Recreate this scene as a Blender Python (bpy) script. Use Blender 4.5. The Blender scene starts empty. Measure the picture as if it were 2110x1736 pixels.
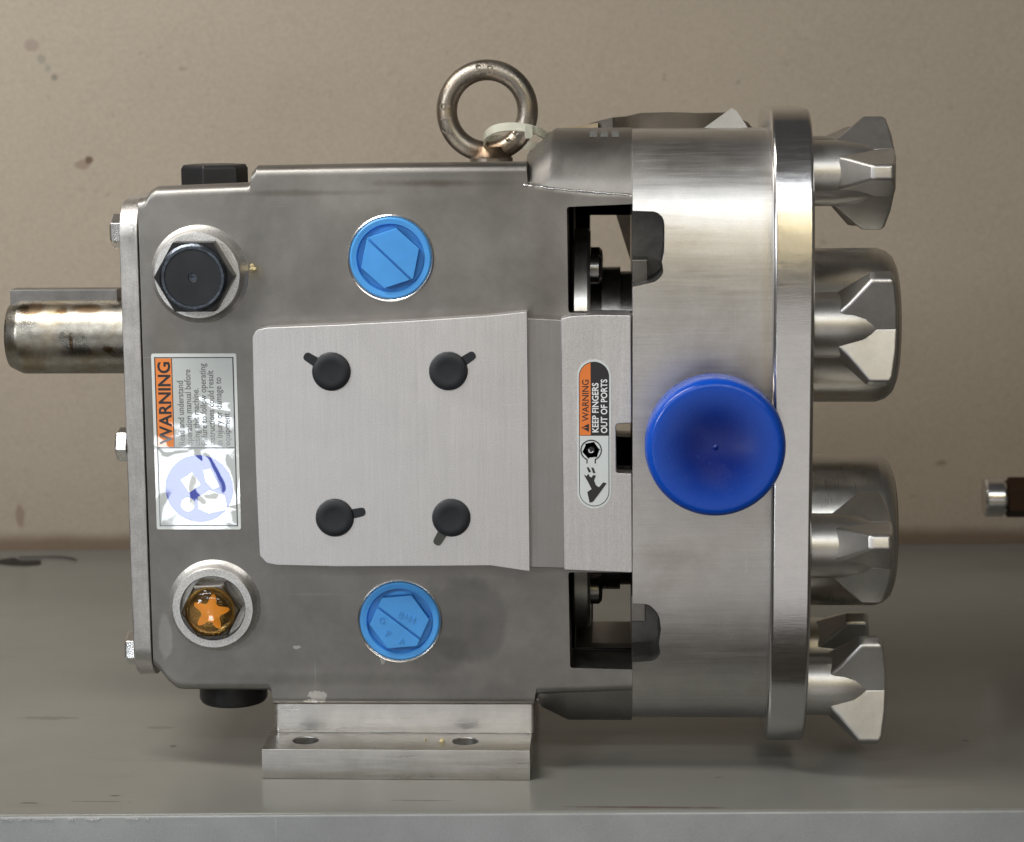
import bpy, bmesh, math, random
from mathutils import Vector, Matrix
random.seed(7)
R = math.radians
S = bpy.context.scene
COL = S.collection

# ------------------------------------------------------------------ camera
F_PX = 4600.0
PITCH, YAW, ROLL = R(8.9), 0.045, 0.008
DC = 1.135
CROT = Matrix.Rotation(YAW, 3, 'Z') @ Matrix.Rotation(R(90) - PITCH, 3, 'X') @ Matrix.Rotation(-ROLL, 3, 'Z')
def pdir(u, v):
    return CROT @ Vector(((u - 1055) / F_PX, -(v - 868) / F_PX, -1.0))
_d = pdir(817, 1607)
CAM = Vector((0.0, -DC, -_d.z * DC / _d.y))
def P(u, v, Y):
    d = pdir(u, v)
    return CAM + d * ((Y - CAM.y) / d.y)
def X(u, v, Y): return P(u, v, Y).x
def Z(u, v, Y): return P(u, v, Y).z
cd = bpy.data.cameras.new('camera'); cam = bpy.data.objects.new('camera', cd); COL.objects.link(cam)
cam.matrix_world = Matrix.Translation(CAM) @ CROT.to_4x4()
cd.sensor_width = 36.0; cd.sensor_fit = 'HORIZONTAL'; cd.lens = F_PX / 2110 * 36.0
cd.clip_start = 0.01; cd.clip_end = 100
cd.dof.use_dof = True; cd.dof.focus_distance = 1.165; cd.dof.aperture_fstop = 13
S.camera = cam
# ------------------------------------------------------------------ light
S.view_settings.view_transform = 'Standard'; S.view_settings.look = 'None'
S.view_settings.exposure = 0.0; S.view_settings.gamma = 1.0
W = bpy.data.worlds.new('World'); S.world = W; W.use_nodes = True
wn = W.node_tree.nodes; wl = W.node_tree.links
bg = wn['Background']; bg.inputs[1].default_value = 1.0
tc = wn.new('ShaderNodeTexCoord'); sp = wn.new('ShaderNodeSeparateXYZ'); wr = wn.new('ShaderNodeValToRGB'); wm = wn.new('ShaderNodeMapRange')
wl.new(tc.outputs['Generated'], sp.inputs[0]); wl.new(sp.outputs[2], wm.inputs[0])
wm.inputs[1].default_value = -1; wm.inputs[2].default_value = 1
wl.new(wm.outputs[0], wr.inputs[0]); wl.new(wr.outputs[0], bg.inputs[0])
e = wr.color_ramp.elements
e[0].position = 0.0; e[0].color = (0.030, 0.026, 0.020, 1)
e[1].position = 1.0; e[1].color = (0.060, 0.058, 0.056, 1)
for p_, c_ in ((0.44, (0.050, 0.044, 0.034, 1)), (0.54, (0.105, 0.097, 0.084, 1)), (0.66, (0.075, 0.072, 0.068, 1))):
    q = e.new(p_); q.color = c_
def area(name, loc, target, sx, sy, power, col):
    l = bpy.data.lights.new(name, 'AREA'); l.shape = 'RECTANGLE'; l.size = sx; l.size_y = sy
    l.energy = power; l.color = col
    o = bpy.data.objects.new(name, l); COL.objects.link(o); o.location = loc
    o.rotation_euler = (Vector(target) - Vector(loc)).to_track_quat('-Z', 'Y').to_euler()
    return o
area('left_key_light', (-1.35, -1.35, 0.75), (0, 0.1, 0.15), 0.36, 0.30, 10.5, (0.92, 0.96, 1.0))  # soft key from the front left, throws the cap's shadow on the cover
area('front_fill', (0.08, -2.8, -0.50), (0.08, 0, -0.2), 1.95, 1.28, 4.7, (1.0, 0.975, 0.95))  # added fill panel behind the camera, brightens the front-facing metal
area('overhead_wash', (-0.58, -0.22, 0.90), (-0.48, 0.12, 0.0), 0.7, 0.12, 8.0, (1.0, 0.965, 0.90))  # added overhead lamp, grades the brightness over wall and shelf
area('tube_light', (-0.35, -1.55, 1.30), (0, 0, 0.2), 1.9, 0.05, 3.4, (0.93, 0.97, 1.0))
area('tube_light_warm', (0.35, -1.9, 1.02), (0, 0, 0.2), 1.5, 0.035, 1.7, (1.0, 0.82, 0.42))
area('tube_light_low', (0.35, -2.0, 0.66), (0, 0, 0.2), 1.5, 0.02, 0.8, (1.0, 0.84, 0.48))
def mirror_pt(u, v, t, y=0.01):
    p = P(u, v, y); d = (p - CAM).normalized(); d.y = -d.y; return p + d * t
la, lb = mirror_pt(300, 890, 1.5), mirror_pt(480, 1110, 1.5)
area('work_lamp', (la + lb) / 2, P(405, 1000, 0.01), abs(lb.x - la.x) * 1.05, abs(lb.z - la.z) * 0.9, 0.68, (0.86, 0.93, 1.0))
area('tube_light', (0.1, -1.7, 1.32), (0, 0, 0.2), 2.2, 0.08, 9, (0.90, 0.96, 1.0))
area('tube_light_warm', (0.9, -1.9, 0.98), (0, 0, 0.2), 1.3, 0.05, 1.6, (1.0, 0.84, 0.48))

# ------------------------------------------------------------------ material helpers
class NT:
    def __init__(s, name):
        s.m = bpy.data.materials.new(name); s.m.use_nodes = True
        s.n = s.m.node_tree.nodes; s.l = s.m.node_tree.links
        s.b = s.n['Principled BSDF']; s.geo = s.n.new('ShaderNodeNewGeometry')
        s.bumpin = None
    def put(s, sock, v):
        if hasattr(v, 'is_output'): s.l.new(v, sock)
        else: sock.default_value = v
    def scaled(s, sc):
        vm = s.n.new('ShaderNodeVectorMath'); vm.operation = 'MULTIPLY'
        s.l.new(s.geo.outputs['Position'], vm.inputs[0]); vm.inputs[1].default_value = sc
        return vm.outputs[0]
    def noise(s, sc=(1, 1, 1), scale=1.0, detail=3, rough=0.55, dist=0.0):
        t = s.n.new('ShaderNodeTexNoise'); s.l.new(s.scaled(sc), t.inputs['Vector'])
        t.inputs['Scale'].default_value = scale; t.inputs['Detail'].default_value = detail
        t.inputs['Roughness'].default_value = rough; t.inputs['Distortion'].default_value = dist
        return t.outputs['Fac']
    def mr(s, v, a, b, c, d, smooth=False):
        t = s.n.new('ShaderNodeMapRange'); s.put(t.inputs[0], v)
        if smooth: t.interpolation_type = 'SMOOTHSTEP'
        for i, q in enumerate((a, b, c, d)): s.put(t.inputs[i + 1], q)
        return t.outputs[0]
    def math(s, op, a, b=0.0):
        t = s.n.new('ShaderNodeMath'); t.operation = op; s.put(t.inputs[0], a); s.put(t.inputs[1], b)
        return t.outputs[0]
    def mix(s, f, a, b, blend='MIX'):
        t = s.n.new('ShaderNodeMix'); t.data_type = 'RGBA'; t.blend_type = blend
        s.put(t.inputs[0], f); s.put(t.inputs[6], a); s.put(t.inputs[7], b)
        return t.outputs[2]
    def bump(s, h, strength=0.2, dist=0.001):
        t = s.n.new('ShaderNodeBump'); t.inputs['Strength'].default_value = strength
        t.inputs['Distance'].default_value = dist; s.l.new(h, t.inputs['Height'])
        if s.bumpin: s.l.new(s.bumpin, t.inputs['Normal'])
        s.bumpin = t.outputs[0]; s.l.new(t.outputs[0], s.b.inputs['Normal'])
    def blotch(s, c, r, soft=0.35, wob=0.5, nsc=60):
        """1 inside an irregular patch round world point c (radii r in x and z)"""
        sub = s.n.new('ShaderNodeVectorMath'); sub.operation = 'SUBTRACT'
        s.l.new(s.geo.outputs['Position'], sub.inputs[0]); sub.inputs[1].default_value = c
        mul = s.n.new('ShaderNodeVectorMath'); mul.operation = 'MULTIPLY'
        s.l.new(sub.outputs[0], mul.inputs[0]); mul.inputs[1].default_value = (1 / r[0], 0, 1 / r[1]) if len(r) == 2 else (1 / r[0], 1 / r[1], 1 / r[2])
        ln = s.n.new('ShaderNodeVectorMath'); ln.operation = 'LENGTH'; s.l.new(mul.outputs[0], ln.inputs[0])
        nz = s.noise(scale=nsc, detail=4)
        dd = s.math('ADD', ln.outputs['Value'], s.math('MULTIPLY', s.math('SUBTRACT', nz, 0.5), wob * 2))
        return s.mr(dd, 1.0 - soft, 1.0, 1.0, 0.0, True)
def rgb(*c): return (c[0], c[1], c[2], 1.0)

def steel(name, base, rough, brush=None, amount=0.25, mottle=0.12, mscale=25, grain=0.15, gscale=1800,
          tint=None, blot=(), wavy=0.0, aniso=0.0, rvar=0.10, brush_bump=0.12, metallic=1.0, scratch=0.0):
    t = NT(name); t.b.inputs['Metallic'].default_value = metallic
    big = t.noise(scale=mscale, detail=5, rough=0.6, dist=0.4)
    mid = t.noise(scale=mscale * 4.3, detail=4, rough=0.65)
    fac = t.mr(big, 0.3, 0.7, 1 - mottle, 1 + mottle)
    fac = t.math('MULTIPLY', fac, t.mr(mid, 0.3, 0.7, 1 - mottle * 0.5, 1 + mottle * 0.5))
    rr = t.mr(big, 0.3, 0.7, rough - rvar * 0.6, rough + rvar * 0.6)
    if brush:
        br = t.noise(sc=brush, scale=1.0, detail=3, rough=0.7)
        br2 = t.noise(sc=tuple(k * 0.33 for k in brush), scale=1.0, detail=2, rough=0.6)
        bb = t.math('ADD', t.math('MULTIPLY', br, 0.6), t.math('MULTIPLY', br2, 0.4))
        fac = t.math('MULTIPLY', fac, t.mr(bb, 0.3, 0.7, 1 - amount, 1 + amount))
        rr = t.math('ADD', rr, t.mr(bb, 0.3, 0.7, -rvar, rvar))
        t.bump(bb, brush_bump, 0.0006)
    g = t.noise(scale=gscale, detail=2, rough=0.7)
    fac = t.math('MULTIPLY', fac, t.mr(g, 0.3, 0.7, 1 - grain * 0.7, 1 + grain * 0.7))
    if grain > 0: t.bump(g, grain, 0.0005)
    if wavy > 0: t.bump(t.noise(scale=14, detail=3), wavy, 0.01)
    if scratch:
        for sc_v in ((14, 14, 620), (420, 420, 11)):
            sn = t.noise(sc=sc_v, scale=1.0, detail=2, rough=0.5, dist=0.3)
            gate = t.mr(t.noise(scale=22, detail=2), 0.5, 0.62, 0, 1, True)
            fac = t.math('MULTIPLY', fac, t.math('ADD', 1.0, t.math('MULTIPLY', gate, t.mr(sn, 0.70, 0.76, 0, scratch, True))))
    col = t.mix(1.0, rgb(*base), fac, 'MULTIPLY')
    if tint:
        tn = t.noise(scale=mscale * 0.8, detail=4, dist=0.6)
        col = t.mix(t.mr(tn, 0.48, 0.72, 0, tint[1], True), col, rgb(*tint[0]))
    for (c, r, cc, a, soft, wob) in blot:
        mk = t.blotch(c, r, soft, wob, 60 if max(r) > .008 and min(r) > .002 else 520)
        col = t.mix(t.math('MULTIPLY', mk, a), col, t.mix(1.0, col, rgb(*cc), 'MULTIPLY'))
    t.l.new(col, t.b.inputs['Base Color']); t.l.new(rr, t.b.inputs['Roughness'])
    if aniso: t.b.inputs['Anisotropic'].default_value = aniso
    return t.m

def plain(name, base, rough, metallic=0.0, grain=0.1, gscale=600, var=0.12, coat=0.0, sss=0.0, trans=0.0, vscale=40, film=0.0):
    t = NT(name); g = t.noise(scale=gscale, detail=3); v = t.noise(scale=vscale, detail=4)
    col = t.mix(1.0, rgb(*base), t.mr(v, 0.3, 0.7, 1 - var, 1 + var), 'MULTIPLY')
    t.l.new(col, t.b.inputs['Base Color']); t.b.inputs['Metallic'].default_value = metallic
    t.l.new(t.mr(v, 0.3, 0.7, max(0.02, rough - 0.07), rough + 0.07), t.b.inputs['Roughness'])
    if grain: t.bump(g, grain, 0.0004)
    t.b.inputs['Coat Weight'].default_value = coat
    if film:
        t.b.inputs['Coat Roughness'].default_value = 0.02
        bn = t.n.new('ShaderNodeBump'); bn.inputs['Strength'].default_value = film; bn.inputs['Distance'].default_value = 0.004
        t.l.new(t.noise(scale=42, detail=1.5, rough=0.45, dist=0.6), bn.inputs['Height']); t.l.new(bn.outputs[0], t.b.inputs['Coat Normal'])
    t.b.inputs['Specular IOR Level'].default_value = 0.36
    if sss:
        t.b.inputs['Subsurface Weight'].default_value = sss; t.b.inputs['Subsurface Radius'].default_value = (0.2, 0.5, 1.0)
        t.b.inputs['Subsurface Scale'].default_value = 0.008
    t.b.inputs['Transmission Weight'].default_value = trans
    return t.m

# ------------------------------------------------------------------ mesh helpers
def new_bm(): return bmesh.new()
def loft(secs, cap=True):
    """secs: list of lists of Vectors (closed rings, equal count)"""
    bm = bmesh.new(); rings = [[bm.verts.new(p) for p in s] for s in secs]; n = len(secs[0])
    for a, b in zip(rings, rings[1:]):
        for i in range(n): bm.faces.new((a[i], a[(i + 1) % n], b[(i + 1) % n], b[i]))
    if cap: bm.faces.new(list(reversed(rings[0]))); bm.faces.new(rings[-1])
    bmesh.ops.recalc_face_normals(bm, faces=bm.faces)
    return bm
def prism(pts, y0, y1):
    return loft([[Vector((x, y, z)) for x, z in pts] for y in (y0, y1)])
def box(x0, x1, y0, y1, z0, z1):
    return prism([(x0, z0), (x1, z0), (x1, z1), (x0, z1)], y0, y1)
AX = {'x': Matrix.Rotation(R(90), 3, 'Y'), '-x': Matrix.Rotation(R(-90), 3, 'Y'), '-y': Matrix.Rotation(R(90), 3, 'X'),
      'y': Matrix.Rotation(R(-90), 3, 'X'), 'z': Matrix.Identity(3), '-z': Matrix.Rotation(R(180), 3, 'X')}
def lathe(c, axis, prof, seg=48, phase=0.0, close=True):
    m = AX[axis]; c = Vector(c)
    secs = []
    for r, h in prof:
        r = max(r, 1e-5)
        secs.append([c + m @ Vector((r * math.cos(2 * math.pi * k / seg + phase), r * math.sin(2 * math.pi * k / seg + phase), h)) for k in range(seg)])
    return loft(secs, close)
def tube(pts, r, seg=10, closed=False, flat=1.0, ref=Vector((0, 1, 0))):
    secs = []; n = len(pts)
    for i, p in enumerate(pts):
        a = pts[(i - 1) % n] if (closed or i) else p; b = pts[(i + 1) % n] if (closed or i < n - 1) else p
        d = (b - a).normalized(); s1 = d.cross(ref).normalized(); s2 = d.cross(s1)
        rr = r[i] if isinstance(r, (list, tuple)) else r
        secs.append([p + s1 * rr * flat * math.cos(2 * math.pi * k / seg) + s2 * rr * math.sin(2 * math.pi * k / seg) for k in range(seg)])
    if closed:
        bm = bmesh.new(); rings = [[bm.verts.new(q) for q in s] for s in secs]
        for i in range(n):
            A, B = rings[i], rings[(i + 1) % n]
            for k in range(seg): bm.faces.new((A[k], A[(k + 1) % seg], B[(k + 1) % seg], B[k]))
        bmesh.ops.recalc_face_normals(bm, faces=bm.faces); return bm
    return loft(secs)
def join(*bms):
    out = bms[0]
    for b in bms[1:]:
        me = bpy.data.meshes.new('t'); b.to_mesh(me); out.from_mesh(me); bpy.data.meshes.remove(me); b.free()
    return out
def bm_obj(bm):
    me = bpy.data.meshes.new('tmp'); bm.to_mesh(me); bm.free(); o = bpy.data.objects.new('tmp', me); COL.objects.link(o); return o
def bake(bm, cutters=(), bevel=0.0, seg=2, ang=30):
    o = bm_obj(bm); cs = []
    for c in cutters:
        co = bm_obj(c); cs.append(co)
        md = o.modifiers.new('b', 'BOOLEAN'); md.operation = 'DIFFERENCE'; md.object = co; md.solver = 'EXACT'
    if bevel:
        md = o.modifiers.new('v', 'BEVEL'); md.width = bevel; md.segments = seg; md.limit_method = 'ANGLE'; md.angle_limit = R(ang)
        md.use_clamp_overlap = True
    dg = bpy.context.evaluated_depsgraph_get(); dg.update()
    me = bpy.data.meshes.new_from_object(o.evaluated_get(dg))
    out = bmesh.new(); out.from_mesh(me); bpy.data.meshes.remove(me)
    for q in [o] + cs:
        m = q.data; bpy.data.objects.remove(q); bpy.data.meshes.remove(m)
    return out
def wnm(o):
    md = o.modifiers.new('even_shading', 'WEIGHTED_NORMAL'); md.keep_sharp = True; md.weight = 80; md.mode = 'FACE_AREA'
def put(name, bm, mat, parent=None, label=None, sharp=32, origin=None, mat2=None, inside=None, **props):
    me = bpy.data.meshes.new(name)
    vs = [v.co for v in bm.verts]
    if origin is None:
        lo = Vector((min(v.x for v in vs), min(v.y for v in vs), min(v.z for v in vs)))
        hi = Vector((max(v.x for v in vs), max(v.y for v in vs), max(v.z for v in vs)))
        origin = (lo + hi) / 2
        if parent is None: origin.z = lo.z
    origin = Vector(origin)
    bmesh.ops.translate(bm, verts=bm.verts, vec=-origin)
    for f in bm.faces:
        f.smooth = True
        if inside and inside(f.calc_center_median() + origin, f.normal): f.material_index = 1
    bm.to_mesh(me); bm.free(); me.set_sharp_from_angle(angle=R(sharp)); me.materials.append(mat)
    if mat2: me.materials.append(mat2)
    o = bpy.data.objects.new(name, me); COL.objects.link(o); wnm(o)
    if parent:
        o.parent = parent
        w = Vector((0, 0, 0)); q = parent
        while q: w += q.location; q = q.parent
        o.location = origin - w
    else: o.location = origin
    if label: o['label'] = label
    for k, v in props.items(): o[k] = v
    return o
def empty(name, loc, label, cat, group=None):
    o = bpy.data.objects.new(name, None); COL.objects.link(o); o.location = loc; o.empty_display_size = 0.02
    o['label'] = label; o['category'] = cat
    if group: o['group'] = group
    return o
def rr_sec(x, yf, yb, zb, zt, a, b, n=2.0, k=10, b2=None):
    """closed rounded section in the YZ plane at x"""
    pts = []; b2 = b if b2 is None else b2
    for q, (cy, cz, sy, sz) in enumerate(((yf + a, zt - b, -1, 1), (yb - a, zt - b, 1, 1), (yb - a, zb + b2, 1, -1), (yf + a, zb + b2, -1, -1))):
        if q == 2: b = b2
        ar = [math.pi / 2 * i / k for i in range(k + 1)]
        if q % 2: ar = ar[::-1]
        for t in ar:
            pts.append(Vector((x, cy + sy * a * math.cos(t) ** (2 / n), cz + sz * b * math.sin(t) ** (2 / n))))
    out = []; m = len(pts)          # holding loops at the ends of the long flats keep the shading flat
    for i in range(m):
        p, q = pts[i], pts[(i + 1) % m]; out.append(p)
        d = (q - p)
        if i % (k + 1) == k:
            u = d.normalized() * min(0.0012, d.length * 0.2)
            out.append(p + u); out.append(q - u)
    return out
def interp(tab, x):
    if x <= tab[0][0]: return tab[0][1]
    for (a, va), (b, vb) in zip(tab, tab[1:]):
        if x <= b: return va + (vb - va) * (x - a) / (b - a) if b > a else vb
    return tab[-1][1]
def text_bm(s, size, origin, angle, y, depth=0.0001, sx=1.0, align='LEFT', bold=0.0, space=1.0):
    """flat lettering in the XZ plane facing -Y; angle in radians counter-clockwise as seen from the front"""
    cu = bpy.data.curves.new('t', 'FONT'); cu.body = s; cu.size = size; cu.extrude = depth; cu.align_x = align
    cu.offset = bold; cu.space_character = space; cu.resolution_u = 3
    o = bpy.data.objects.new('t', cu); COL.objects.link(o)
    dg = bpy.context.evaluated_depsgraph_get(); dg.update()
    me = bpy.data.meshes.new_from_object(o.evaluated_get(dg)); bm = bmesh.new(); bm.from_mesh(me)
    bpy.data.objects.remove(o); bpy.data.curves.remove(cu); bpy.data.meshes.remove(me)
    for v in bm.verts:
        x, yy, zz = v.co.x * sx, v.co.y, v.co.z
        c, sn = math.cos(angle), math.sin(angle)
        v.co = Vector((origin[0] + x * c - yy * sn, y - zz, origin[1] + x * sn + yy * c))
    return bm
def pg(pts, Y):  # pixel outline -> (x, z) at depth Y
    out = []
    for u, v in pts:
        q = P(u, v, Y); out.append((q.x, q.z))
    return out
def circ(c, r, n=40, ph=0.0): return [(c[0] + r * math.cos(2 * math.pi * k / n + ph), c[1] + r * math.sin(2 * math.pi * k / n + ph)) for k in range(n)]
def rounded(pts, r, k=5):
    out = []; n = len(pts)
    for i in range(n):
        p = Vector(pts[i]); a = Vector(pts[i - 1]); b = Vector(pts[(i + 1) % n])
        rr = r[i] if isinstance(r, (list, tuple)) else r
        if rr <= 0: out.append(tuple(p)); continue
        da = min(rr, (a - p).length * .49); db = min(rr, (b - p).length * .49)
        p0 = p + (a - p).normalized() * da; p1 = p + (b - p).normalized() * db
        for j in range(k + 1):
            t = j / k; q = p0 * (1 - t) ** 2 + p * 2 * t * (1 - t) + p1 * t * t
            out.append(tuple(q))
    return out

# ------------------------------------------------------------------ materials
GF, PF, HF, CF, YA = 0.010, 0.0, -0.001, -0.012, 0.070
def wp(u, v, Y=GF): return tuple(P(u, v, Y))
M = {}
M['case'] = steel('blasted_steel', (0.275, 0.262, 0.248), 0.44, mottle=0.20, mscale=12, scratch=0.3, grain=0.13, gscale=2200, wavy=0.10,
    blot=[(wp(960, 1275), (0.026, 0.026), (0.62, 0.62, 0.62), 0.55, 0.25, 0.28),
          (wp(900, 1350), (0.020, 0.012), (0.7, 0.7, 0.7), 0.6, 0.4, 0.4),
          (wp(700, 1400), (0.10, 0.005), (0.7, 0.7, 0.68), 0.6, 0.9, 0.5),
          (wp(900, 378), (0.05, 0.0028), (0.45, 0.42, 0.36), 0.7, 0.95, 0.6), (wp(620, 398), (0.07, 0.0025), (0.5, 0.47, 0.42), 0.55, 0.95, 0.6), (wp(1000, 350), (0.05, 0.006), (0.8, 0.8, 0.8), 0.6, 0.9, 0.6), (wp(340, 760), (0.012, 0.09), (0.85, 0.8, 0.74), 0.6, 0.9, 0.5), (wp(1130, 560), (0.012, 0.05), (0.8, 0.78, 0.74), 0.5, 0.9, 0.6),
          (wp(960, 1195), (0.05, 0.008), (0.75, 0.75, 0.75), 0.5, 0.9, 0.5),
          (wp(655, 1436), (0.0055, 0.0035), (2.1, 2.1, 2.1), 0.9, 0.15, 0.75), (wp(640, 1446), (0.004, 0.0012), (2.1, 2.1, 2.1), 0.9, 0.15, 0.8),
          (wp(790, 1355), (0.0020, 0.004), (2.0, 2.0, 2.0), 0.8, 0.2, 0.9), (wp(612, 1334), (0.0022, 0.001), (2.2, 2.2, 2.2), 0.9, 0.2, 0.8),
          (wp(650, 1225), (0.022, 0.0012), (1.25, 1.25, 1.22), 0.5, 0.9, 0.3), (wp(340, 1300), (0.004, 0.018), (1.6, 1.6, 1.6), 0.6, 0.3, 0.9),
          (wp(520, 560), (0.008, 0.006), (1.1, 1.0, 0.75), 0.6, 0.6, 0.6)])
M['pad'] = steel('brushed_steel_upright', (0.72, 0.70, 0.70), 0.40, brush=(1400, 1400, 40), amount=0.085, scratch=0.10, mottle=0.04, mscale=18, grain=0.16, gscale=1500, brush_bump=0.05, rvar=0.05)
M['groove'] = steel('brushed_steel_dark', (0.36, 0.345, 0.335), 0.40, brush=(1500, 1500, 50), amount=0.07, mottle=0.05, grain=0.1)
M['housing'] = steel('brushed_steel_level', (0.60, 0.58, 0.565), 0.37, brush=(40, 1400, 1400), amount=0.10, scratch=0.10, mottle=0.09, mscale=16, grain=0.08, gscale=1500, brush_bump=0.035, rvar=0.05,
    tint=((0.38, 0.33, 0.28), 0.5),
    blot=[((P(1440, 330, .01).x, .01, P(1440, 330, .01).z), (.035, .012), (.62, .60, .57), .7, .9, .6), ((P(1400, 1150, 0).x, 0, P(1400, 1150, 0).z), (.03, .012), (.7, .66, .62), .6, .9, .6), ((P(1580, 700, 0).x, 0, P(1580, 700, 0).z), (.004, .12), (.85, .78, .62), .5, .9, .4)])
M['cover'] = steel('polished_steel', (0.68, 0.665, 0.66), 0.20, brush=(80, 1500, 1500), amount=0.03, mottle=0.06, mscale=22, grain=0.05, rvar=0.05, brush_bump=0.05)
M['nut'] = steel('cast_steel', (0.60, 0.58, 0.56), 0.40, mottle=0.07, mscale=45, grain=0.07, gscale=1100, rvar=0.05)
M['hump'] = steel('turned_steel', (0.55, 0.53, 0.50), 0.31, brush=(1500, 60, 60), amount=0.03, mottle=0.10, mscale=35, grain=0.05, rvar=0.05, brush_bump=0.04)
M['plate'] = steel('dull_steel', (0.55, 0.53, 0.515), 0.40, brush=(900, 900, 60), amount=0.12, mottle=0.16, mscale=40, grain=0.25)
M['boss'] = steel('bright_faced_steel', (0.80, 0.79, 0.78), 0.42, mottle=0.07, mscale=80, grain=0.35, gscale=1400)
M['foot'] = steel('milled_steel', (0.62, 0.60, 0.58), 0.34, brush=(30, 600, 900), amount=0.10, mottle=0.10, mscale=30, grain=0.12)
M['bolt'] = steel('bolt_steel', (0.72, 0.71, 0.70), 0.25, mottle=0.08, grain=0.1)
M['shaft'] = steel('stained_shaft_steel', (0.34, 0.32, 0.28), 0.34, mottle=0.38, mscale=42, grain=0.2, rvar=0.25,
    tint=((0.26, 0.18, 0.08), 0.8), blot=[(tuple(P(u, v, YA - .02)), (r1, r2), (.35, .2, .08), .8, .5, .6) for u, v, r1, r2 in ((122, 643, .004, .002), (147, 707, .0015, .006), (222, 720, .004, .002), (60, 640, .01, .004), (180, 640, .012, .003))])
M['key'] = steel('key_steel', (0.24, 0.23, 0.22), 0.45, mottle=0.2, grain=0.2)
M['eye'] = steel('browned_forged_steel', (0.29, 0.26, 0.225), 0.36, mottle=0.18, mscale=40, grain=0.3, gscale=1100, rvar=0.15, tint=((0.42, 0.31, 0.20), 0.5),
    blot=[(wp(1010, 310, YA), (0.014, 0.008), (.6, .42, .28), 0.8, 0.8, 0.5)])
M['dark'] = steel('oily_dark_steel', (0.20, 0.19, 0.18), 0.30, mottle=0.3, grain=0.1)
M['recess_shade'] = steel('shaded_recess_steel', (0.17, 0.165, 0.16), 0.5, mottle=0.2, mscale=60, grain=0.2)  # darker steel for faces inside pockets and windows, shade put into the colour
M['rubber'] = plain('black_rubber', (0.018, 0.020, 0.024), 0.48, grain=0.25, gscale=1200, var=0.3)
M['blackplug'] = plain('black_plastic', (0.012, 0.012, 0.013), 0.42, grain=0.15)
M['blueplug'] = plain('light_blue_plastic', (0.075, 0.33, 0.78), 0.36, grain=0.15, gscale=300, var=0.10, sss=0.15)
M['cap'] = plain('deep_blue_plastic', (0.002, 0.042, 0.33), 0.25, grain=0.10, gscale=250, var=0.15, sss=0.3)
M['nylon'] = plain('natural_nylon', (0.72, 0.72, 0.62), 0.28, grain=0.0, trans=0.6)
M['white'] = plain('white_vinyl', (0.66, 0.69, 0.68), 0.30, grain=0.05, var=0.03, coat=0.6)
M['white_film'] = plain('laminated_white', (0.66, 0.69, 0.68), 0.30, grain=0.05, var=0.03, coat=1.0, film=0.13)
M['greyprint'] = plain('pale_grey_print', (0.52, 0.55, 0.55), 0.30, grain=0.05, var=0.03, coat=1.0, film=0.13)
M['orange_film'] = plain('laminated_orange', (0.80, 0.22, 0.03), 0.32, grain=0.05, var=0.04, coat=1.0, film=0.13)
M['orange'] = plain('orange_print', (0.80, 0.20, 0.03), 0.32, grain=0.05, var=0.04, coat=0.6)
M['black'] = plain('black_print', (0.018, 0.016, 0.018), 0.32, grain=0.0, var=0.05, coat=0.4)
M['whiteprint'] = plain('white_print', (0.80, 0.80, 0.80), 0.35, grain=0.0, var=0.02)
M['blueprint'] = plain('blue_print', (0.03, 0.06, 0.42), 0.30, grain=0.0, var=0.05, coat=1.0, film=0.13)
M['amber'] = plain('amber_oil_glass', (0.030, 0.018, 0.006), 0.08, grain=0.0, var=0.2, coat=1.0)
M['glow'] = plain('orange_reflector', (1.0, 0.36, 0.02), 0.35, grain=0.0, var=0.1, coat=0.6)
M['card'] = plain('grey_card', (0.36, 0.35, 0.33), 0.6, grain=0.2)
M['film'] = plain('brown_film', (0.075, 0.062, 0.048), 0.35, grain=0.2, var=0.3)
M['brass'] = plain('aged_brass', (0.03, 0.014, 0.006), 0.55, metallic=0.4, var=0.2)
M['debris'] = plain('yellow_crumb', (0.50, 0.42, 0.24), 0.7, var=0.2)
M['ink'] = plain('dirty_black', (0.012, 0.010, 0.009), 0.55, grain=0.0)

# ------------------------------------------------------------------ setting: shelf and wall
SA = Matrix.Rotation(0.039, 4, 'Z')
def shelf_pt(u, v): # point on shelf top
    d = pdir(u, v); t = -CAM.z / d.z; return CAM + d * t
fe = shelf_pt(1055, 1673); be = shelf_pt(150, 1133)
def sx(p):  # world -> shelf frame
    return SA.inverted() @ p
yf = sx(fe).y; yb = sx(be).y
def to_world(bm): bmesh.ops.transform(bm, matrix=SA, verts=bm.verts); return bm
tm = NT('grey_painted_steel')
v1 = tm.noise(scale=5, detail=4); v2 = tm.noise(sc=(1, 6, 6), scale=9, detail=5, rough=0.65); v3 = tm.noise(scale=260, detail=3)
c = tm.mix(1.0, rgb(0.185, 0.184, 0.168), tm.mr(v1, 0.3, 0.7, 0.88, 1.12), 'MULTIPLY')
c = tm.mix(tm.mr(v2, 0.56, 0.74, 0, 0.25, True), c, rgb(0.12, 0.098, 0.075))
c = tm.mix(tm.mr(v3, 0.70, 0.78, 0, 0.6, True), c, rgb(0.05, 0.04, 0.035))
lipspot = shelf_pt(1340, 1664)
c = tm.mix(tm.math('MULTIPLY', tm.blotch(tuple(lipspot), (0.055, 0.002, 0.05), 0.6, 0.5, 90), 0.8), c, rgb(0.11, 0.07, 0.06))
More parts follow.
